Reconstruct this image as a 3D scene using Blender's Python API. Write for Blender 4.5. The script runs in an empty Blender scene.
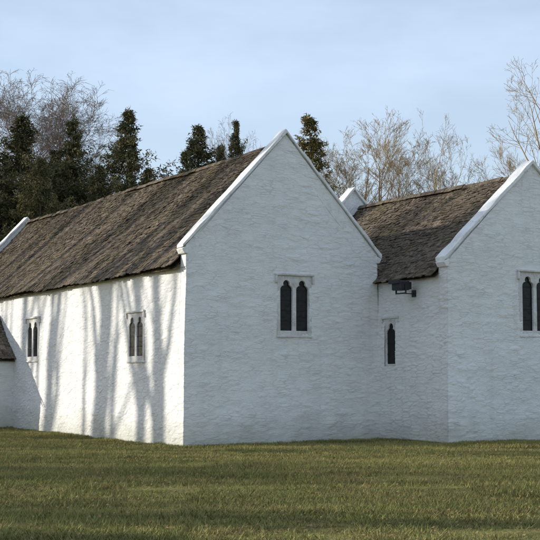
import bpy, math, random
import numpy as np
from mathutils import Vector, Matrix
D=bpy.data
scene=bpy.context.scene
scene.view_settings.view_transform='Standard'
scene.view_settings.look='None'
scene.view_settings.exposure=0
F=1334.0
def link(o):
    scene.collection.objects.link(o); return o
def empty(name,loc=(0,0,0),rz=0,parent=None):
    o=D.objects.new(name,None); link(o); o.location=loc; o.rotation_euler=(0,0,rz)
    if parent: o.parent=parent
    return o
def make_mesh(name,verts,faces,mat,smooth=False,cols=None):
    me=D.meshes.new(name)
    verts=np.asarray(verts,dtype=np.float32)
    if isinstance(faces,np.ndarray):
        n,k=faces.shape
        me.vertices.add(len(verts)); me.vertices.foreach_set('co',verts.ravel())
        me.loops.add(n*k); me.loops.foreach_set('vertex_index',faces.astype(np.int32).ravel())
        me.polygons.add(n); me.polygons.foreach_set('loop_start',np.arange(0,n*k,k,dtype=np.int32))
        me.update(calc_edges=True)
    else:
        me.from_pydata([tuple(v) for v in verts.tolist()],[],faces)
        me.update()
    if cols is not None:
        a=me.attributes.new('tint','FLOAT','POINT')
        a.data.foreach_set('value',np.asarray(cols,dtype=np.float32))
    if mat: me.materials.append(mat)
    me.polygons.foreach_set('use_smooth',[smooth]*len(me.polygons))
    me.validate()
    return me
def obj(name,me,parent=None,loc=(0,0,0),rot=(0,0,0),scale=(1,1,1)):
    o=D.objects.new(name,me); link(o); o.location=loc; o.rotation_euler=rot; o.scale=scale
    if parent: o.parent=parent
    return o

# ------------------------------------------------------------- materials
class NT:
    def __init__(s,name,world=False):
        s.m=D.worlds.new(name) if world else D.materials.new(name)
        s.m.use_nodes=True
        s.t=s.m.node_tree
        s.t.nodes.clear()
    def n(s,typ,**kw):
        nd=s.t.nodes.new(typ)
        for k,v in kw.items(): setattr(nd,k,v)
        return nd
    def l(s,a,b): s.t.links.new(a,b)
    def math(s,op,a,b=None,clamp=False):
        nd=s.n('ShaderNodeMath',operation=op); nd.use_clamp=clamp
        for i,v in enumerate((a,b)):
            if v is None: continue
            if isinstance(v,(int,float)): nd.inputs[i].default_value=v
            else: s.l(v,nd.inputs[i])
        return nd.outputs[0]
    def mix(s,f,a,b,mode='MIX'):
        nd=s.n('ShaderNodeMix',data_type='RGBA',blend_type=mode)
        for idx,v in ((0,f),(6,a),(7,b)):
            if isinstance(v,(int,float)): nd.inputs[idx].default_value=v
            elif isinstance(v,tuple): nd.inputs[idx].default_value=(*v,1) if len(v)==3 else v
            else: s.l(v,nd.inputs[idx])
        return nd.outputs[2]
    def ramp(s,v,a,b,lo=0.0,hi=1.0):
        nd=s.n('ShaderNodeMapRange'); s.l(v,nd.inputs[0])
        nd.inputs[1].default_value=a; nd.inputs[2].default_value=b
        nd.inputs[3].default_value=lo; nd.inputs[4].default_value=hi
        return nd.outputs[0]
    def noise(s,vec,scale,detail=4,rough=.55,dim='3D'):
        nd=s.n('ShaderNodeTexNoise'); nd.inputs['Scale'].default_value=scale
        nd.inputs['Detail'].default_value=detail; nd.inputs['Roughness'].default_value=rough
        if vec is not None: s.l(vec,nd.inputs['Vector'])
        return nd.outputs['Fac']
    def scale(s,vec,sc):
        nd=s.n('ShaderNodeMapping'); s.l(vec,nd.inputs[0]); nd.inputs['Scale'].default_value=sc
        return nd.outputs[0]
    def bsdf(s,color,rough=.9,spec=.2,normal=None):
        b=s.n('ShaderNodeBsdfPrincipled')
        if isinstance(color,tuple): b.inputs['Base Color'].default_value=(*color,1)
        else: s.l(color,b.inputs['Base Color'])
        if isinstance(rough,(int,float)): b.inputs['Roughness'].default_value=rough
        else: s.l(rough,b.inputs['Roughness'])
        b.inputs['Specular IOR Level'].default_value=spec
        if normal is not None: s.l(normal,b.inputs['Normal'])
        return b
    def diff(s,color,normal=None):
        b=s.n('ShaderNodeBsdfDiffuse'); s.l(color,b.inputs[0])
        if normal is not None: s.l(normal,b.inputs['Normal'])
        return b
    def bump(s,h,dist,strength=1.0):
        nd=s.n('ShaderNodeBump'); s.l(h,nd.inputs['Height']); nd.inputs['Distance'].default_value=dist
        nd.inputs['Strength'].default_value=strength
        return nd.outputs[0]
    def out(s,sh,disp=None):
        o=s.n('ShaderNodeOutputMaterial'); s.l(sh,o.inputs[0])
        if disp is not None: s.l(disp,o.inputs['Displacement'])
        return s.m

def whitewash(name,disp=True):
    m=NT(name)
    tc=m.n('ShaderNodeTexCoord').outputs['Object']
    wn=m.n('ShaderNodeTexNoise'); m.l(tc,wn.inputs['Vector']); wn.inputs['Scale'].default_value=2.2; wn.inputs['Detail'].default_value=3
    ws=m.n('ShaderNodeVectorMath',operation='MULTIPLY'); m.l(wn.outputs['Color'],ws.inputs[0]); ws.inputs[1].default_value=(.20,.20,.10)
    wa=m.n('ShaderNodeVectorMath',operation='ADD'); m.l(tc,wa.inputs[0]); m.l(ws.outputs[0],wa.inputs[1])
    v=m.scale(wa.outputs[0],(2.9,2.9,12))
    vo=m.n('ShaderNodeTexVoronoi',feature='DISTANCE_TO_EDGE'); m.l(v,vo.inputs['Vector']); vo.inputs['Scale'].default_value=1; vo.inputs['Randomness'].default_value=.85
    vc=m.n('ShaderNodeTexVoronoi',feature='F1'); m.l(v,vc.inputs['Vector']); vc.inputs['Scale'].default_value=1; vc.inputs['Randomness'].default_value=.85
    sep=m.n('ShaderNodeSeparateColor'); m.l(vc.outputs['Color'],sep.inputs[0])
    edge=m.ramp(vo.outputs['Distance'],0,.18)
    grim=m.noise(tc,.9,5,.7)
    vis=m.ramp(m.noise(m.scale(tc,(1,1,2)),1.9,3,.65),.40,.62,.15,1.0)      # limewash thickness varies
    h=m.math('MULTIPLY',m.math('ADD',m.math('MULTIPLY',edge,.5),m.math('MULTIPLY',sep.outputs[0],.8)),m.ramp(vis,.12,1,.5,1))
    mid=m.noise(m.scale(tc,(2,2,7)),3.4,3,.65)
    h=m.math('ADD',h,m.math('MULTIPLY',mid,.4))
    c=m.mix(m.ramp(grim,.38,.72),(.88,.87,.84),(.79,.78,.755))
    c=m.mix(m.math('MULTIPLY',m.ramp(edge,.0,.6,.32,0),vis),c,(.44,.43,.41))
    c=m.mix(m.math('MULTIPLY',sep.outputs[1],.14),c,(.52,.515,.50))
    spots=m.noise(m.scale(tc,(4,4,15)),1.8,4,.75)
    c=m.mix(m.ramp(spots,.60,.74,0,.55),c,(.44,.42,.38))
    sx=m.n('ShaderNodeSeparateXYZ'); m.l(tc,sx.inputs[0])
    base=m.math('ADD',sx.outputs[2],m.math('MULTIPLY',grim,-1.0))
    c=m.mix(m.ramp(base,-.5,.3,.6,0),c,(.40,.40,.31))
    st=m.noise(m.scale(tc,(2.2,2.2,.16)),1.5,3,.6)
    c=m.mix(m.ramp(st,.58,.78,0,.22),c,(.54,.53,.48))
    nb=m.bump(m.math('ADD',m.noise(m.scale(tc,(1,1,2.2)),20,4,.7),m.math('MULTIPLY',m.math('MULTIPLY',edge,vis),.45)),.017,.9)
    b=m.diff(c,nb)
    if disp:
        dn=m.n('ShaderNodeDisplacement'); m.l(h,dn.inputs['Height']); dn.inputs['Midlevel'].default_value=.9; dn.inputs['Scale'].default_value=.020
        mat=m.out(b.outputs[0],dn.outputs[0]); mat.displacement_method='DISPLACEMENT'
    else: mat=m.out(b.outputs[0])
    return mat
M_wall=whitewash('limewashed_rubble')
def lime():
    m=NT('limewashed_coping'); tc=m.n('ShaderNodeTexCoord').outputs['Object']
    a=m.noise(tc,2.2,5,.7); s=m.noise(m.scale(tc,(1,1,1)),7,4,.75)
    c=m.mix(m.ramp(a,.4,.7),(.84,.835,.82),(.70,.69,.66))
    c=m.mix(m.ramp(s,.55,.68,0,.55),c,(.42,.40,.34))
    return m.out(m.diff(c,m.bump(m.noise(tc,16,4,.7),.02)).outputs[0])
M_lime=lime()

def dressed():
    m=NT('dressed_stone'); tc=m.n('ShaderNodeTexCoord').outputs['Object']
    a=m.noise(tc,4,5,.75)
    c=m.mix(m.ramp(a,.35,.70),(.76,.75,.72),(.48,.45,.41))
    return m.out(m.bsdf(c,.9,.2,m.bump(m.noise(tc,22,4,.65),.018)).outputs[0])
M_stone=dressed()
def simple(name,c,rough=.8,spec=.3,metal=0):
    m=NT(name); tc=m.n('ShaderNodeTexCoord').outputs['Object']
    a=m.noise(tc,9,3,.6)
    cc=m.mix(m.ramp(a,.3,.7),c,tuple(x*.65 for x in c))
    b=m.bsdf(cc,rough,spec); b.inputs['Metallic'].default_value=metal
    return m.out(b.outputs[0])
def glassmat():
    m=NT('leaded_glass'); tc=m.n('ShaderNodeTexCoord').outputs['Object']
    w=m.noise(tc,6,2,.5)
    return m.out(m.bsdf((.008,.009,.011),.3,.22,m.bump(w,.012)).outputs[0])
M_glass=glassmat()
M_lead=simple('lead_bars',(.02,.02,.022),.7,.3,0)
M_black=simple('black_metal',(.018,.018,.02),.5,.5)

def roofmat():
    m=NT('stone_tiles'); tc=m.n('ShaderNodeTexCoord').outputs['Object']
    at=m.n('ShaderNodeAttribute',attribute_name='tint').outputs['Fac']
    a=m.noise(tc,1.1,5,.7); bb=m.noise(tc,11,4,.75)
    c=m.mix(at,(.085,.068,.054),(.205,.165,.128))
    c=m.mix(m.ramp(a,.44,.64,0,.6),c,(.115,.098,.052))
    c=m.mix(m.ramp(bb,.50,.66,0,.7),c,(.28,.235,.185))
    c=m.mix(m.ramp(m.noise(tc,4,6,.8),.52,.62,0,.85),c,(.040,.034,.026))
    return m.out(m.diff(c,m.bump(bb,.03)).outputs[0])
M_roof=roofmat()

# ------------------------------------------------------------- church
TH=math.radians(29.5); AX,AY=-2.16,34.1
church=empty('church',(AX,AY,0),TH)
def loc2world(x,y):
    return (AX+x*math.cos(TH)-y*math.sin(TH), AY+x*math.sin(TH)+y*math.cos(TH))
rng=np.random.default_rng(5)
random.seed(7)

def block(name,x0,x1,y0,y1,side_h,foot,apex,holes=(),fine=.034,rows=160,batter=.09,fine_left=True,lf=.036):
    cx=(x0+x1)/2; hw=(x1-x0)/2
    def gh(x): return foot+(apex-foot)*(1-abs(x-cx)/hw)
    cols=[]
    def lin(a,b,st): 
        n=max(2,int(abs(b-a)/st)); return list(np.linspace(a,b,n+1)[:-1])
    for y in lin(y1,y0,lf if fine_left else .3):
        s=y-y0; h=foot if (s<.36 or y1-y<.36) else side_h
        cols.append((x0,y,h,'L',y))
    for x in lin(x0,x1,fine): cols.append((x,y0,gh(x),'F',x))
    for y in lin(y0,y1,.25):
        s=y-y0; h=foot if (s<.36 or y1-y<.36) else side_h
        cols.append((x1,y,h,'R',y))
    for x in lin(x1,x0,.2): cols.append((x,y1,gh(x),'B',x))
    n=len(cols); V=np.zeros((n,rows+1,3))
    for i,(x,y,h,w,u) in enumerate(cols):
        z=np.linspace(-.15,h,rows+1)
        b=batter*np.clip(1-z/4.5,0,1)**1.4
        b=b+.02*np.sin(u*1.3+z*.9)+.015*np.sin(u*.6-z*1.7)
        xs=x+b*(x-cx)/hw
        ys=y-b*max(0,1-(y-y0)/2.0)
        V[i,:,0]=xs; V[i,:,1]=ys; V[i,:,2]=z
    fs=[]
    for i in range(n):
        j=(i+1)%n; w=cols[i][3]; u=cols[i][4]
        un=cols[j][4] if cols[j][3]==w else u
        uc=(u+un)/2
        hs=[h for h in holes if h[0]==w and h[1]<uc<h[2]]
        for r in range(rows):
            if hs:
                zc=(V[i,r,2]+V[i,r+1,2])/2
                if any(h[3]<zc<h[4] for h in hs): continue
            a=i*(rows+1)+r; b=j*(rows+1)+r
            fs.append((a,b,b+1,a+1))
    me=make_mesh(name,V.reshape(-1,3),np.array(fs),M_wall,True)
    return obj(name,me,church)

def prism(name,poly,y0,y1,mat,ny=2,jit=0.0,bevel=.02):
    n=len(poly); vs=[]; fs=[]
    ys=np.linspace(y0,y1,ny)
    for y in ys:
        for (x,z) in poly: vs.append((x,y,z))
    for k in range(ny-1):
        for i in range(n):
            j=(i+1)%n
            fs.append((k*n+i,k*n+j,(k+1)*n+j,(k+1)*n+i))
    h=n//2
    for k in (0,ny-1):
        for i in range(h-1):
            q=(k*n+i,k*n+i+1,k*n+n-2-i,k*n+n-1-i)
            fs.append(q if k else q[::-1])
    vs=np.array(vs)
    if jit: vs+=rng.normal(0,jit,vs.shape)
    me=make_mesh(name,vs,fs,mat)
    o=obj(name,me,church)
    if bevel:
        b=o.modifiers.new('b','BEVEL'); b.width=bevel; b.segments=2; b.limit_method='ANGLE'
    return o
def chevron(cx,hw,foot,apex,t,seg=9,ov=0.0,jit=.012):
    W=hw+ov; xs=list(np.linspace(cx-W,cx,seg))+list(np.linspace(cx,cx+W,seg))[1:]
    f=lambda x: foot+(apex-foot)*(1-abs(x-cx)/W)
    top=[(x,f(x)+random.uniform(-jit,jit)) for x in xs]
    bot=[(x,f(x)-t+random.uniform(-jit,jit)) for x in reversed(xs)]
    return top+bot
def copings(nm,cx,hw,foot,apex,y,front=True):
    s=1 if front else -1
    a,b=sorted((y+s*.03,y+s*.33))
    prism(nm+'_parapet',chevron(cx,hw-.015,foot-.02,apex-.10,.55,ov=0),a,b,M_lime,bevel=0)
    a,b=sorted((y-s*.045,y+s*.36))
    prism(nm+'_coping',chevron(cx,hw,foot,apex,.105,ov=.10,seg=14),a,b,M_lime,ny=3,jit=.008,bevel=.012)
    for sg in (-1,1):
        xk=cx+sg*(hw+.02)
        x_0,x_1=xk-.10,xk+.08
        zt=foot+.0; zb=foot-.25
        pts=[(x_0,zt-.12),(x_1,zt-.04),(x_1,zb),(x_0+.07,zb)] if sg<0 else [(x_0,zt-.04),(x_1,zt-.12),(x_1-.07,zb),(x_0,zb)]
        prism(nm+'_kneeler',pts,a+.012,b-.012,M_lime,bevel=.02)

def tiles(nm,xe,ze,xr,zr,y0,y1,seed):
    r=np.random.default_rng(seed)
    L=math.hypot(xr-xe,zr-ze); ux,uz=(xr-xe)/L,(zr-ze)/L
    nx,nz=-uz,ux
    if nz<0: nx,nz=-nx,-nz
    vs=[];fs=[];cs=[]
    def und(s,y): return .035*math.sin(y*.55+seed)+.02*math.sin(y*1.7+s*1.3+seed)-.05*math.sin(math.pi*s/L)
    s=-.05
    while s<L-.02:
        expo=.165-.075*s/L
        y=y0+r.uniform(-.15,0); cw=r.normal(0,.07)
        while y<y1:
            w=r.uniform(.10,.27); ya=max(y,y0)+.004; yb=min(y+w,y1)-.003
            y+=w
            if yb-ya<.04: continue
            tl=expo*1.8; th=r.uniform(.014,.030)
            s0=s+r.normal(0,.022)+.025*math.sin(y*1.1+s*3); s1=min(s0+tl,L)
            l0=.032+r.normal(0,.008); l1=.006
            skew=r.normal(0,.010); dk=r.normal(0,.006)
            u=und(s,(ya+yb)/2)
            b=len(vs)
            for (yy,ss,ll) in ((ya,s0+skew,l0+dk),(yb,s0-skew,l0-dk),(yb,s1,l1),(ya,s1,l1)):
                vs.append((xe+ux*ss+nx*(ll+u),yy,ze+uz*ss+nz*(ll+u)))
            for (yy,ss,ll) in ((ya,s0+skew,l0+dk-th),(yb,s0-skew,l0-dk-th),(yb,s1,l1-th),(ya,s1,l1-th)):
                vs.append((xe+ux*ss+nx*(ll+u),yy,ze+uz*ss+nz*(ll+u)))
            fs+= [(b,b+1,b+2,b+3),(b+7,b+6,b+5,b+4),(b,b+4,b+5,b+1),(b+1,b+5,b+6,b+2),(b+3,b+7,b+4,b)]
            cs+=[float(np.clip(r.normal(.42,.24)+cw,0,1))]*8
        s+=expo
    for i in range(int((y1-y0)*L*8)):
        ss=r.uniform(0,L); yy=r.uniform(y0+.05,y1-.05); rad=r.uniform(.02,.07)
        b=len(vs); u=und(ss,yy)+.02
        for k in range(6):
            a=k*math.pi/3; vs.append((xe+ux*(ss+rad*math.cos(a))+nx*u,yy+rad*1.4*math.sin(a),ze+uz*(ss+rad*math.cos(a))+nz*u))
        vs.append((xe+ux*ss+nx*(u+rad*.7),yy,ze+uz*ss+nz*(u+rad*.7)))
        for k in range(6): fs.append((b+k,b+(k+1)%6,b+6))
        cs+=[float(r.choice([0.,.1,.3,.9]))]*7
    b=len(vs)
    for (ss,yy) in ((-.02,y0),(-.02,y1),(L,y1),(L,y0)):
        vs.append((xe+ux*ss-nx*.09,yy,ze+uz*ss-nz*.09))
    fs.append((b,b+1,b+2,b+3)); cs+=[0]*4
    me=make_mesh(nm,vs,fs,M_roof,cols=cs)
    return obj(nm,me,church)
def ridge(nm,cx,z,y0,y1,seed):
    r=np.random.default_rng(seed); vs=[];fs=[];cs=[]; y=y0
    while y<y1:
        l=min(r.uniform(.38,.5),y1-y); dz=r.normal(0,.010)+.035*math.sin(y*.55+seed)*.7; rr=.13
        b=len(vs)
        prof=[(-rr,-rr*1.0),(-rr*.45,-.03),(0,.0),(rr*.45,-.03),(rr,-rr*1.0)]
        for yy,sc in ((y,1.0),(y+l-.008,.93)):
            for (px,pz) in prof: vs.append((cx+px*sc,yy,z+.07+pz*sc+dz))
        for k in range(4): fs.append((b+k,b+k+1,b+6+k,b+5+k))
        fs.append((b,b+1,b+2,b+3,b+4)[::-1])
        cs+=[float(np.clip(r.normal(.5,.2),0,1))]*10
        y+=l
    obj(nm,make_mesh(nm,vs,fs,M_roof,cols=cs),church)

# --- windows
def light_shape(cx,z0,w,h):
    r=w/2; hs=z0+h-1.35*r
    pts=[(cx-r,z0)]
    L=[]
    for a in np.linspace(180,78,7):
        a=math.radians(a); L.append((-.42*r+.58*r*math.cos(a),.58*r*math.sin(a)))
    for a in np.linspace(205,100,8):
        a=math.radians(a); L.append((.56*r*math.cos(a),.78*r+.5*r*math.sin(a)*1.05))
    L.append((0,1.35*r))
    pts+=[(cx+x,hs+z) for x,z in L]
    pts+=[(cx-x,hs+z) for x,z in reversed(L[:-1])]
    pts.append((cx+r,z0))
    return pts
def box(vs,fs,x0,x1,y0,y1,z0,z1):
    b=len(vs)
    for z in (z0,z1):
        for (x,y) in ((x0,y0),(x1,y0),(x1,y1),(x0,y1)): vs.append((x,y,z))
    fs+=[(b,b+3,b+2,b+1),(b+4,b+5,b+6,b+7),(b,b+1,b+5,b+4),(b+1,b+2,b+6,b+5),(b+2,b+3,b+7,b+6),(b+3,b,b+4,b+7)]
def boxobj(nm,boxes,mat,parent,bev=.012,**k):
    vs=[];fs=[]
    for b in boxes: box(vs,fs,*b)
    o=obj(nm,make_mesh(nm,vs,fs,mat),parent,**k)
    if bev:
        m=o.modifiers.new('b','BEVEL'); m.width=bev; m.segments=2
    return o
def window(nm,loc,rz,z0,lw,lh,n=2,mull=.09,side=.085,proud=.028,hood=True,lab=.2,dep=.07):
    W=empty(nm,(loc[0],loc[1],z0),rz,church)
    tot=n*lw+(n-1)*mull; X=tot/2+side
    cu=D.curves.new(nm+'_tracery','CURVE'); cu.dimensions='2D'; cu.fill_mode='BOTH'; cu.extrude=.09; cu.bevel_depth=.012; cu.bevel_resolution=1
    def spl(pts):
        s=cu.splines.new('POLY'); s.points.add(len(pts)-1)
        for p,(x,z) in zip(s.points,pts): p.co=(x,z,0,1)
        s.use_cyclic_u=True
    spl([(-X,-.11),(X,-.11),(X,lh+.10),(-X,lh+.10)])
    xc=[]
    for i in range(n):
        c=-tot/2+lw/2+i*(lw+mull); xc.append(c); spl(light_shape(c,0,lw,lh))
    o=D.objects.new(nm+'_tracery_tmp',cu); link(o)
    dg=bpy.context.evaluated_depsgraph_get(); me=D.meshes.new_from_object(o.evaluated_get(dg))
    me.materials.clear(); me.materials.append(M_stone); D.objects.remove(o)
    obj('tracery',me,W,loc=(0,.10-proud,0),rot=(math.radians(90),0,0))
    gy=-proud+dep
    gv=[(-X+.02,gy,-.05),(X-.02,gy,-.05),(X-.02,gy,lh+.06),(-X+.02,gy,lh+.06)]
    obj('glass',make_mesh('glass',gv,[(0,1,2,3)],M_glass),W)
    bars=[]
    for c in xc:
        nb=int(lh/.3)
        for k in range(1,nb+1):
            z=k*lh/(nb+1); bars.append((c-lw/2-.01,c+lw/2+.01,gy-.016,gy-.006,z-.006,z+.006))
    boxobj('saddle_bars',bars,M_lead,W,bev=0)
    boxobj('sill',[(-X-.02,X+.02,-proud-.03,.06,-.175,-.113)],M_stone,W,.02)
    if hood:
        zt=lh+.103
        boxobj('hood_mould',[(-X-.07,X+.07,-proud-.055,.04,zt,zt+.06),(-X-.071,-X-.008,-proud-.052,.038,zt-lab,zt-.002),(X+.008,X+.071,-proud-.052,.038,zt-lab,zt-.002)],M_stone,W,.015)
    return W

B1=dict(x0=0,x1=5.95,y0=0,y1=21.2,side_h=4.62,foot=5.0,apex=8.24)
def hole(w,c,z0,lw,lh,n=2,mull=.09): 
    X=(n*lw+(n-1)*mull)/2+.02
    return (w,c-X,c+X,z0-.05,z0+lh+.05)
W1=hole('F',3.22,2.93,.40,1.38); WA=hole('L',3.08,2.28,.42,1.10,2,.10); WB=hole('L',11.5,2.42,.44,1.16,2,.10)
block('chancel_walls',holes=[W1,WA,WB],**B1)
copings('chancel_gable',2.975,2.975,5.12,8.38,0)
copings('nave_end_gable',2.975,2.975,5.05,8.30,21.2,False)
tiles('chancel_roof_tiles',-.2,4.57,2.975,8.03,.335,20.86,1)
tiles('chancel_far_roof_tiles',6.15,4.57,2.975,8.03,.335,20.86,2)
ridge('chancel_ridge',2.975,8.03,.36,20.8,3)
window('east_window',(3.22,0),0,2.93,.40,1.38,mull=.09)
window('south_window',(0,3.08),math.radians(-90),2.28,.42,1.10,mull=.10,lab=.14,dep=.03)
window('south_window',(0,11.5),math.radians(-90),2.42,.44,1.16,mull=.10,lab=.14,dep=.03)

W2=hole('F',8.86,2.93,.40,1.48); WS=hole('L',-.62,2.06,.44,1.14,1)
block('side_chapel_walls',5.95,11.75,-3.14,5.3,4.40,4.68,7.47,holes=[W2,WS])
copings('side_chapel_gable',8.85,2.9,4.80,7.57,-3.14)
tiles('side_chapel_roof_tiles',5.77,4.37,8.85,7.22,-2.80,5.3,4)
tiles('side_chapel_far_roof_tiles',11.93,4.37,8.85,7.22,-2.80,5.3,5)
ridge('side_chapel_ridge',8.85,7.22,-2.78,5.3,6)
window('east_window',(8.86,-3.14),0,2.93,.40,1.48)
window('low_side_window',(5.95,-.62),math.radians(-90),2.06,.44,1.14,n=1,lab=.1,side=.12,dep=.04)

block('aisle_walls',5.96,11.29,5.3,21.1,4.6,5.0,7.75,fine=.08,rows=60,fine_left=False)
copings('aisle_gable',8.625,2.665,5.1,7.9,5.3)
tiles('aisle_roof_tiles',5.80,4.75,8.625,7.62,5.65,21.1,8)
tiles('aisle_far_roof_tiles',11.45,4.75,8.625,7.62,5.65,21.1,9)
ridge('aisle_ridge',8.625,7.62,5.68,21.1,10)

def porch():
    y0,y1=13.35,16.9; cy=(y0+y1)/2; xo=-3.2
    rows=40
    cols=[]
    for x in np.linspace(0.05,xo,60)[:-1]: cols.append((x,y0,2.4,'a',x))
    for y in np.linspace(y0,y1,50)[:-1]: cols.append((xo,y,2.4+1.45*(1-abs(y-cy)/(y1-y0)*2),'b',y))
    for x in np.linspace(xo,0.05,60): cols.append((x,y1,2.4,'c',x))
    V=np.zeros((len(cols),rows+1,3))
    for i,(x,y,h,w,u) in enumerate(cols):
        V[i,:,0]=x;V[i,:,1]=y;V[i,:,2]=np.linspace(-.1,h,rows+1)
    fs=[]
    for i in range(len(cols)-1):
        for r in range(rows):
            if cols[i][3]=='b' and abs(cols[i][4]-cy)<.65 and V[i,r,2]<2.1: continue
            a=i*(rows+1)+r;b=a+rows+1; fs.append((a,a+1,b+1,b))
    obj('porch_walls',make_mesh('porch_walls',V.reshape(-1,3),np.array(fs),M_wall,True),church)
    for sg,sd in ((1,21),(-1,22)):
        o=tiles('porch_roof_tiles',-(1.95),2.38,0,3.98,0,3.4,sd)
        if sg>0:
            o.rotation_euler=(0,0,math.radians(90)); o.location=(0,cy,0)
        else:
            o.rotation_euler=(0,0,math.radians(-90)); o.location=(-3.4,cy,0)
porch()

fl=empty('floodlight',(0,0,0)); 
wx,wy=loc2world(5.95,-1.72)
fl.location=(wx,wy,4.12); fl.rotation_euler=(0,0,TH)
boxobj('housing',[(-.62,-.30,-.20,.20,-.12,.13)],M_black,fl,.03)
boxobj('visor',[(-.70,-.625,-.23,.23,.05,.15)],M_black,fl,.01)
boxobj('cooling_fins',[(-.298,-.22,a,a+.02,-.09,.10) for a in (-.16,-.10,-.04,.02,.08,.14)],M_black,fl,0)
boxobj('bracket',[(-.47,-.43,-.235,-.205,-.18,.04),(-.47,-.43,.205,.235,-.18,.04),(-.47,-.43,-.235,.235,-.215,-.182),(-.43,.06,-.025,.025,-.21,-.186),(-.05,-.01,-.08,.08,-.28,-.1)],M_black,fl,.004)

# ------------------------------------------------------------- ground + grass
def grass_color(m,pos):
    a=m.noise(m.scale(pos,(.35,.75,0)),1.0,4,.65); b=m.noise(m.scale(pos,(.8,2.0,0)),1.5,5,.75)
    c=m.mix(m.ramp(a,.40,.60),(.215,.225,.068),(.32,.28,.105))
    c=m.mix(m.ramp(b,.48,.62,0,.8),c,(.25,.175,.095))
    c=m.mix(m.ramp(m.noise(m.scale(pos,(.12,1.2,0)),1.0,4,.65),.46,.57,0,.65),c,(.11,.115,.042))
    return c
def ground():
    m=NT('turf'); g=m.n('ShaderNodeNewGeometry').outputs['Position']
    c=grass_color(m,g)
    n=m.noise(g,18,3,.7)
    c=m.mix(m.ramp(n,.4,.65,0,.6),c,(.075,.062,.03))
    mat=m.out(m.diff(c,m.bump(n,.05)).outputs[0])
    def hgt(x,y): 
        return .05*np.sin(x*.31+y*.17)*np.sin(y*.23)+.02*np.sin(x*1.1+2*y*.4)+.015*np.sin(y*2.3+x*.4)
    xs=np.concatenate([[-900,-400,-200,-120,-80],np.linspace(-50,50,251),[80,120,200,400,900]])
    ys=np.concatenate([[-300,-100,-40],np.linspace(-10,80,301),[110,160,260,500,1200]])
    X,Y=np.meshgrid(xs,ys); 
    fade=np.clip(1-np.maximum(np.abs(X)-40,0)/20,0,1)*np.clip(1-np.maximum(Y-70,0)/20,0,1)*np.clip((Y+12)/5,0,1)
    Z=hgt(X,Y)*fade-.02
    nx=len(xs);ny=len(ys)
    idx=np.arange(nx*ny).reshape(ny,nx)
    f=np.stack([idx[:-1,:-1],idx[:-1,1:],idx[1:,1:],idx[1:,:-1]],-1).reshape(-1,4)
    obj('ground',make_mesh('ground',np.stack([X,Y,Z],-1).reshape(-1,3),f,mat,True))
    return hgt
hgt=ground()
def grassmat():
    m=NT('grass_blades'); g=m.n('ShaderNodeNewGeometry').outputs['Position']
    at=m.n('ShaderNodeAttribute',attribute_name='tint').outputs['Fac']
    c=grass_color(m,g)
    c=m.mix(m.ramp(at,0,.8,.0,.45),c,(.38,.35,.15))
    c=m.mix(m.ramp(at,.86,.9),c,(.30,.20,.11))
    return m.out(m.diff(c).outputs[0])
M_grass=grassmat()
def patch(seed,S=2.0,N=7500):
    r=np.random.default_rng(seed)
    nc=200; cxy=r.uniform(-S/2,S/2,(nc,2)); cs=r.uniform(.03,.12,nc); ch=r.uniform(.7,2.0,nc)
    k=r.integers(0,nc,N); un=r.random(N)<.45
    P=np.where(un[:,None],r.uniform(-S/2,S/2,(N,2)),cxy[k]+r.normal(0,1,(N,2))*cs[k][:,None])
    h=r.uniform(.02,.045,N)*np.where(un,.8,ch[k]); w=r.uniform(.004,.010,N)
    a=r.uniform(0,2*np.pi,N); lean=r.uniform(.3,1.6,N)*h; la=r.uniform(0,2*np.pi,N)
    dx,dy=np.cos(a)*w,np.sin(a)*w
    V=np.zeros((N,3,3))
    V[:,0]=np.stack([P[:,0]-dx,P[:,1]-dy,0*h-.01],-1); V[:,1]=np.stack([P[:,0]+dx,P[:,1]+dy,0*h-.01],-1)
    V[:,2]=np.stack([P[:,0]+np.cos(la)*lean,P[:,1]+np.sin(la)*lean,h],-1)
    ct=r.uniform(-.3,.3,nc)
    t=np.clip(r.uniform(0,.6,N)+np.where(un,0,ct[k]),0,.8)
    M=70; lp=r.uniform(-S/2,S/2,(M,2)); LV=np.zeros((M,3,3))
    for q in range(3):
        an=r.uniform(0,2*np.pi,M) if q==0 else an+2.1+r.normal(0,.2,M)
        rr=r.uniform(.012,.028,M)
        LV[:,q]=np.stack([lp[:,0]+np.cos(an)*rr,lp[:,1]+np.sin(an)*rr,r.uniform(.02,.05,M)],-1)
    V=np.concatenate([V.reshape(-1,3),LV.reshape(-1,3)])
    cols=np.concatenate([np.repeat(t,3),np.ones(M*3)])
    return make_mesh('grass_patch',V,np.arange((N+M)*3).reshape(-1,3),M_grass,cols=cols)
grass=empty('grass')
pm=[patch(i) for i in range(4)]
for iy in range(21):
    for ix in range(-8,9):
        x=ix*1.95; y=11+iy*1.95
        if abs(x)>y*.24+3: continue
        dx,dy=x-AX,y-AY; lx=dx*math.cos(TH)+dy*math.sin(TH); ly=-dx*math.sin(TH)+dy*math.cos(TH)
        if lx>1.6 and ly>1.6 or lx>7.6 and ly>-1.5: continue
        o=obj('grass_patch',pm[random.randrange(4)],grass,loc=(x,y,float(hgt(x,y))-.015),rot=(0,0,random.randrange(4)*math.pi/2))
        s=random.uniform(.9,1.25); o.scale=(1.03,1.03,s)

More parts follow.
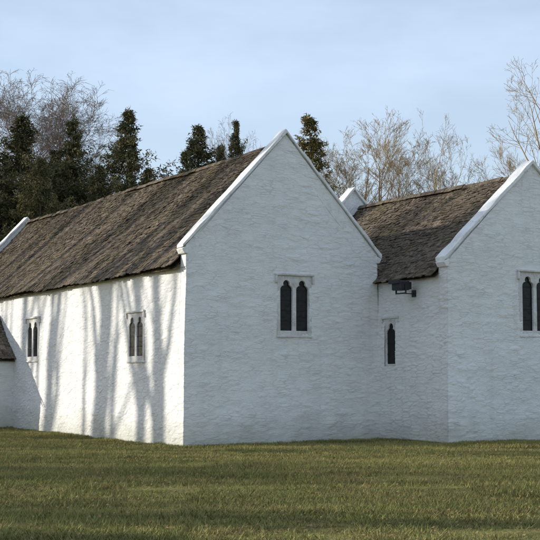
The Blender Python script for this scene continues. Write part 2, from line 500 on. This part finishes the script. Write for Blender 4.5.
# ------------------------------------------------------------- trees
def barkmat(nm,c1,c2):
    m=NT(nm); tc=m.n('ShaderNodeTexCoord').outputs['Object']
    a=m.noise(m.scale(tc,(3,3,.8)),3,2,.7)
    c=m.mix(m.ramp(a,.35,.65),c1,c2)
    return m.out(m.diff(c).outputs[0])
M_bark=barkmat('bark',(.11,.09,.065),(.20,.17,.13))
M_birch=barkmat('birch_bark',(.20,.15,.12),(.30,.245,.20))
M_ochre=barkmat('golden_bark',(.30,.22,.12),(.42,.32,.18))
def tubes(name,lines,mat):
    vs=[];fs=[]
    for pts,rad in lines:
        k=7 if rad[0]>.08 else (4 if rad[0]>.02 else 3)
        n=len(pts)
        for i in range(n):
            d=(pts[min(i+1,n-1)]-pts[max(i-1,0)])
            d=d/(np.linalg.norm(d)+1e-9)
            ref=np.array((1.,0,0)) if abs(d[0])<.8 else np.array((0,1.,0))
            u=np.cross(d,ref); u/=np.linalg.norm(u); v=np.cross(d,u)
            b=len(vs)
            for q in range(k):
                a=2*math.pi*q/k; vs.append(pts[i]+rad[i]*(math.cos(a)*u+math.sin(a)*v))
            if i:
                for q in range(k): fs.append((b-k+q,b-k+(q+1)%k,b+(q+1)%k,b+q))
    V=np.array(vs)
    me=make_mesh(name,V,np.array(fs),mat,True)
    me['top']=float(V[:,2].max())
    return me
def bare_tree(seed,H=18,r0=.24,mat=None,depth=4,kids=(16,9,7,6),up=.12,spread=.75,start=.3,droop=0,tipr=.009,name='tree',reach=.42,wob=1.0):
    r=np.random.default_rng(seed); lines=[]
    def grow(p,d,L,rad,lv):
        n=[9,6,5,4,3][lv]; pts=[p]; rr=[rad]; 
        for i in range(n):
            d=d+wob*r.normal(0,[.04,.09,.11,.13,.14][lv],3)+np.array((0,0,up if lv<3 else up-droop)); d/=np.linalg.norm(d)
            p=p+d*L/n; pts.append(p); rr.append(max(tipr*.7,rad*(1-.85*(i+1)/n)))
        lines.append((pts,rr))
        if lv>=depth: return
        nk=kids[lv]; nk=int(nk*r.uniform(.8,1.2))
        for j in range(nk):
            t=(start+(1-start)*((j+.5)/nk)) if lv==0 else r.uniform(.2,1)
            t=min(.98,t); f=t*n; i=int(f); f-=i
            q=pts[i]*(1-f)+pts[i+1]*f; rq=rr[i]*(1-f)+rr[i+1]*f
            ax=pts[i+1]-pts[i]; ax/=np.linalg.norm(ax)
            pr=r.normal(0,1,3); pr-=ax*pr.dot(ax); pr/=np.linalg.norm(pr)
            sp=spread*r.uniform(.7,1.3)
            nd=ax*math.cos(sp)+pr*math.sin(sp)
            if lv==0: cl=L*(reach*(1-.65*t)+.08)*r.uniform(.75,1.2)
            else: cl=L*r.uniform(.35,.6)*(1.15-.5*t)
            grow(q,nd,cl,max(tipr,rq*.6),lv+1)
    grow(np.zeros(3),np.array((0,0,1.)),H,r0,0)
    return tubes(name,lines,mat)
def folmat(nm,dark,light):
    m=NT(nm); at=m.n('ShaderNodeAttribute',attribute_name='tint').outputs['Fac']
    c=m.mix(at,dark,light)
    return m.out(m.diff(c).outputs[0])
M_con=folmat('conifer_foliage',(.040,.052,.028),(.20,.17,.085))
M_con2=folmat('golden_conifer_foliage',(.06,.06,.024),(.32,.25,.10))
def conifer(seed,H=20,R=2.4,fol=None,base=.06,nb=420,power=.75,name='conifer_mesh',rag=.3):
    r=np.random.default_rng(seed)
    tx,ty=r.normal(0,.25,2)
    lines=[([np.array((0,0,0.)),np.array((tx*.4,ty*.4,H*.5)),np.array((tx,ty,H*.98))],[H*.014,H*.008,.02])]
    allV=[];allC=[]
    ph=r.uniform(0,6.28,4)
    for b in range(nb):
        t=base+(1-base)*r.random()**.85
        z=t*H; az=r.uniform(0,2*np.pi); ox,oy=tx*t,ty*t
        lob=1+rag*math.sin(2*az+ph[0]+t*5)+rag*math.sin(t*17+ph[1]+az)+.6*rag*math.sin(t*37+ph[2]+2*az)
        L=max(.2,R*((1-t)**power)*lob*r.uniform(.45,1.35)+.10)
        up=r.uniform(-.2,.35)+.5*t
        pts=[];n=5
        for i in range(n+1):
            s=i/n; pts.append(np.array((ox+math.cos(az)*L*s,oy+math.sin(az)*L*s,z+up*L*s-.35*L*s*s+ .25*L*s**3)))
        if b%2==0: lines.append((pts,[.03*(1-.8*i/n)+.006 for i in range(n+1)]))
        nc=int(4+L*5)
        s=1.08*r.uniform(.1,1,nc)**.7; 
        C=np.stack([ox+np.cos(az)*L*s,oy+np.sin(az)*L*s,z+up*L*s-.35*L*s**2+.25*L*s**3],-1)
        C+=r.normal(0,.06+.05*L,(nc,3))*np.array((1,1,.5))
        q=8
        CC=np.repeat(C,q,0)+r.normal(0,.10,(nc*q,3))
        dirs=r.normal(0,.8,(nc*q,3))+np.array((math.cos(az)*1.0,math.sin(az)*1.0,-.25)); dirs/=np.linalg.norm(dirs,axis=1)[:,None]
        sd=np.cross(dirs,r.normal(0,1,(nc*q,3))); sd/=np.linalg.norm(sd,axis=1)[:,None]
        ln=r.uniform(.12,.32,(nc*q,1)); wd=r.uniform(.025,.06,(nc*q,1))
        V=np.stack([CC-sd*wd,CC+sd*wd,CC+dirs*ln],1)
        allV.append(V); 
        tone=np.clip(r.normal(.38,.22)+np.repeat(r.normal(0,.18,nc),q)+.3*(np.repeat(s,q)-.5),0,1)
        allC.append(np.repeat(tone,3))
    V=np.concatenate(allV).reshape(-1,3)
    f=make_mesh(name+'_foliage',V,np.arange(len(V)).reshape(-1,3),fol or M_con,cols=np.concatenate(allC))
    w=tubes(name+'_wood',lines,M_bark)
    return w,f
def place(meshes,px,ty,Dp,H0,name,wid=1.0,rz=None):
    X=(px-270)/F*Dp; H=(385-ty)/F*Dp+1.5
    if len(meshes)==1: H0=meshes[0]['top']
    s=H/H0
    e=empty(name,(X,Dp,-.1),random.uniform(0,6.28) if rz is None else rz); e.scale=(s*wid,s*wid,s)
    if len(meshes)==1: obj('branches',meshes[0],e)
    else:
        obj('trunk_and_limbs',meshes[0],e); obj('foliage',meshes[1],e)
    return e
C1=conifer(11,20,5.0,nb=430,power=.95); C2=conifer(12,20,4.4,nb=370,power=.85,rag=.36); C3=conifer(13,20,3.3,M_con2,nb=300,power=.9); C4=conifer(14,20,5.2,nb=450,power=.85,rag=.34)
for (px,ty,dp,c,w) in [(14,114,86,C2,1.25),(-24,126,84,C4,1.2),(40,156,80,C4,.9),(74,119,88,C1,1.05),(100,164,84,C2,1.1),(126,107,92,C4,.95),(145,168,86,C2,1.0),(56,150,96,C2,1.2),(-64,120,90,C1,1.1),
                    (200,124,92,C2,1.1),(186,150,88,C1,.8),(218,144,94,C4,.7),(236,119,98,C2,.6),(324,113,90,C3,1.1),(166,190,98,C1,.8),(-110,110,88,C4,1.1),(585,130,95,C1,1.1),(640,115,100,C4,1.1)]:
    place(c,px,ty,dp,20,'conifer_tree',w)
T1=bare_tree(21,18,.16,M_birch,4,(22,9,7,5),.07,.6,.3,.14,.0085,'birch',reach=.40)
T2=bare_tree(22,18,.16,M_ochre,4,(18,8,6,4),.09,.5,.25,.03,.008,'ochre',reach=.36)
T3=bare_tree(23,18,.30,M_ochre,4,(12,7,5,4),.07,.75,.35,0,.010,'oaky')
T7=bare_tree(27,18,.20,M_ochre,4,(17,8,6,4),.08,.6,.25,.06,.0085,'ash',reach=.40)
for (px,ty,dp,t,w,nm) in [(28,54,98,T1,1.5,'birch_tree'),(60,58,99,T1,1.4,'birch_tree'),(44,66,101,T1,1.3,'birch_tree'),(8,72,99,T1,1.4,'birch_tree'),(82,88,99,T1,1.0,'birch_tree'),
    (352,108,98,T2,1.4,'bare_tree'),(372,102,96,T7,1.2,'bare_tree'),(390,118,99,T2,1.4,'bare_tree'),(429,106,90,T3,.8,'bare_tree'),(448,148,96,T2,1.3,'bare_tree'),(342,132,99,T7,1.2,'bare_tree'),
    (408,134,97,T2,1.3,'bare_tree'),(470,166,100,T7,1.2,'bare_tree'),(505,146,96,T3,.9,'bare_tree'),(550,48,82,T3,1.1,'bare_tree'),(535,130,92,T2,1.1,'bare_tree'),(362,136,92,T2,1.3,'bare_tree'),(240,106,103,T1,.6,'birch_tree')]:
    place([t],px,ty,dp,18,nm,w)

def wood():
    r=np.random.default_rng(9); Vs=[];Cs=[]
    for i in range(2200):
        x=r.uniform(-170,170); y=125+.002*x*x+r.uniform(-6,10); zt=r.uniform(3,11)+3*math.sin(x*.13)+2*math.sin(x*.31)
        z=r.uniform(0.2,max(1.5,zt)); 
        q=40; C=np.array((x,y,z))+r.normal(0,1.0,(q,3))
        d=r.normal(0,1,(q,3)); d/=np.linalg.norm(d,axis=1)[:,None]; s=np.cross(d,r.normal(0,1,(q,3))); s/=np.linalg.norm(s,axis=1)[:,None]
        Vs.append(np.stack([C-s*.12,C+s*.12,C+d*.5],1)); Cs.append(np.full(q*3,float(np.clip(r.normal(.4,.25),0,1))))
    V=np.concatenate(Vs).reshape(-1,3)
    obj('distant_trees',make_mesh('distant_trees',V,np.arange(len(V)).reshape(-1,3),M_con2,cols=np.concatenate(Cs)))
wood()

# ------------------------------------------------------------- sun, sky
SD=Vector((-.975,.22,0)).normalized(); EL=math.radians(19)
S=Vector((SD.x*math.cos(EL),SD.y*math.cos(EL),math.sin(EL)))
def shade(s,dist,mesh,H,name='bare_tree',wid=1,rz=None):
    bx,by=loc2world(0,s)
    e=empty(name,(bx+SD.x*dist,by+SD.y*dist,-.1),random.uniform(0,6.28) if rz is None else rz); k=H/mesh['top']; e.scale=(k*wid,k*wid,k)
    obj('branches',mesh,e)
T5=bare_tree(31,24,.50,M_bark,2,(10,4),.20,.42,.35,0,.05,'tall',reach=.45)
T6=bare_tree(32,24,.44,M_bark,2,(8,4),.22,.40,.30,0,.05,'tall2',reach=.5)
for (s,d,m,h) in [(.5,30,T5,27),(1.6,33,T6,30),(4.6,31,T6,28),(6.3,34,T5,29),(10.4,33,T5,29),(12.9,33,T6,30),(16,33,T5,29),(18.8,36,T5,31),(-2.4,34,T5,30),(22,36,T6,29)]:
    shade(s,d,m,h)
# trees beyond the left edge whose shadows lie across the lawn
for (x,y,h,m,w) in [(-29,21.5,12,C2,.9),(-36,31,17,T1,1.3),(-40,34,18,T7,1.3),(-38,27,16,T7,1.3),(-27,18.8,11,C1,.9),(-30,9,12,C2,1.0)]:
    con=isinstance(m,tuple)
    e=empty('conifer_tree' if con else 'bare_tree',(x,y,-.1),random.uniform(0,6))
    H0=20 if con else m['top']
    e.scale=(h/H0*w,)*2+(h/H0,)
    if con: obj('trunk_and_limbs',m[0],e); obj('foliage',m[1],e)
    else: obj('branches',m,e)
sl=D.lights.new('sun','SUN'); sl.energy=5.0; sl.angle=math.radians(.5); sl.color=(1,.94,.84)
so=D.objects.new('sun',sl); link(so); so.rotation_euler=S.to_track_quat('Z','Y').to_euler(); so.location=(-30,10,30)
w=NT('World',True); scene.world=w.m
sky=w.n('ShaderNodeTexSky',sky_type='NISHITA'); sky.sun_disc=False; sky.sun_elevation=EL; sky.sun_rotation=math.atan2(S.x,S.y)
sky.air_density=1.0; sky.dust_density=.7; sky.ozone_density=1.2
tc=w.n('ShaderNodeTexCoord').outputs['Generated']
nz=w.noise(w.scale(tc,(1.2,1,3.0)),2.4,5,.55)
cl=w.ramp(nz,.50,.76,.40,.70)
col=w.mix(cl,sky.outputs[0],(5.9,6.9,8.6))
bg=w.n('ShaderNodeBackground'); w.l(col,bg.inputs[0]); bg.inputs[1].default_value=.15
wo=w.n('ShaderNodeOutputWorld'); w.l(bg.outputs[0],wo.inputs[0])

cam=D.cameras.new('camera'); cam.sensor_width=36; cam.lens=F/540*36; cam.clip_end=3000
co=D.objects.new('camera',cam); link(co); co.location=(0,0,1.5); co.rotation_euler=(math.radians(90)+math.atan(115/F),0,0)
scene.camera=co
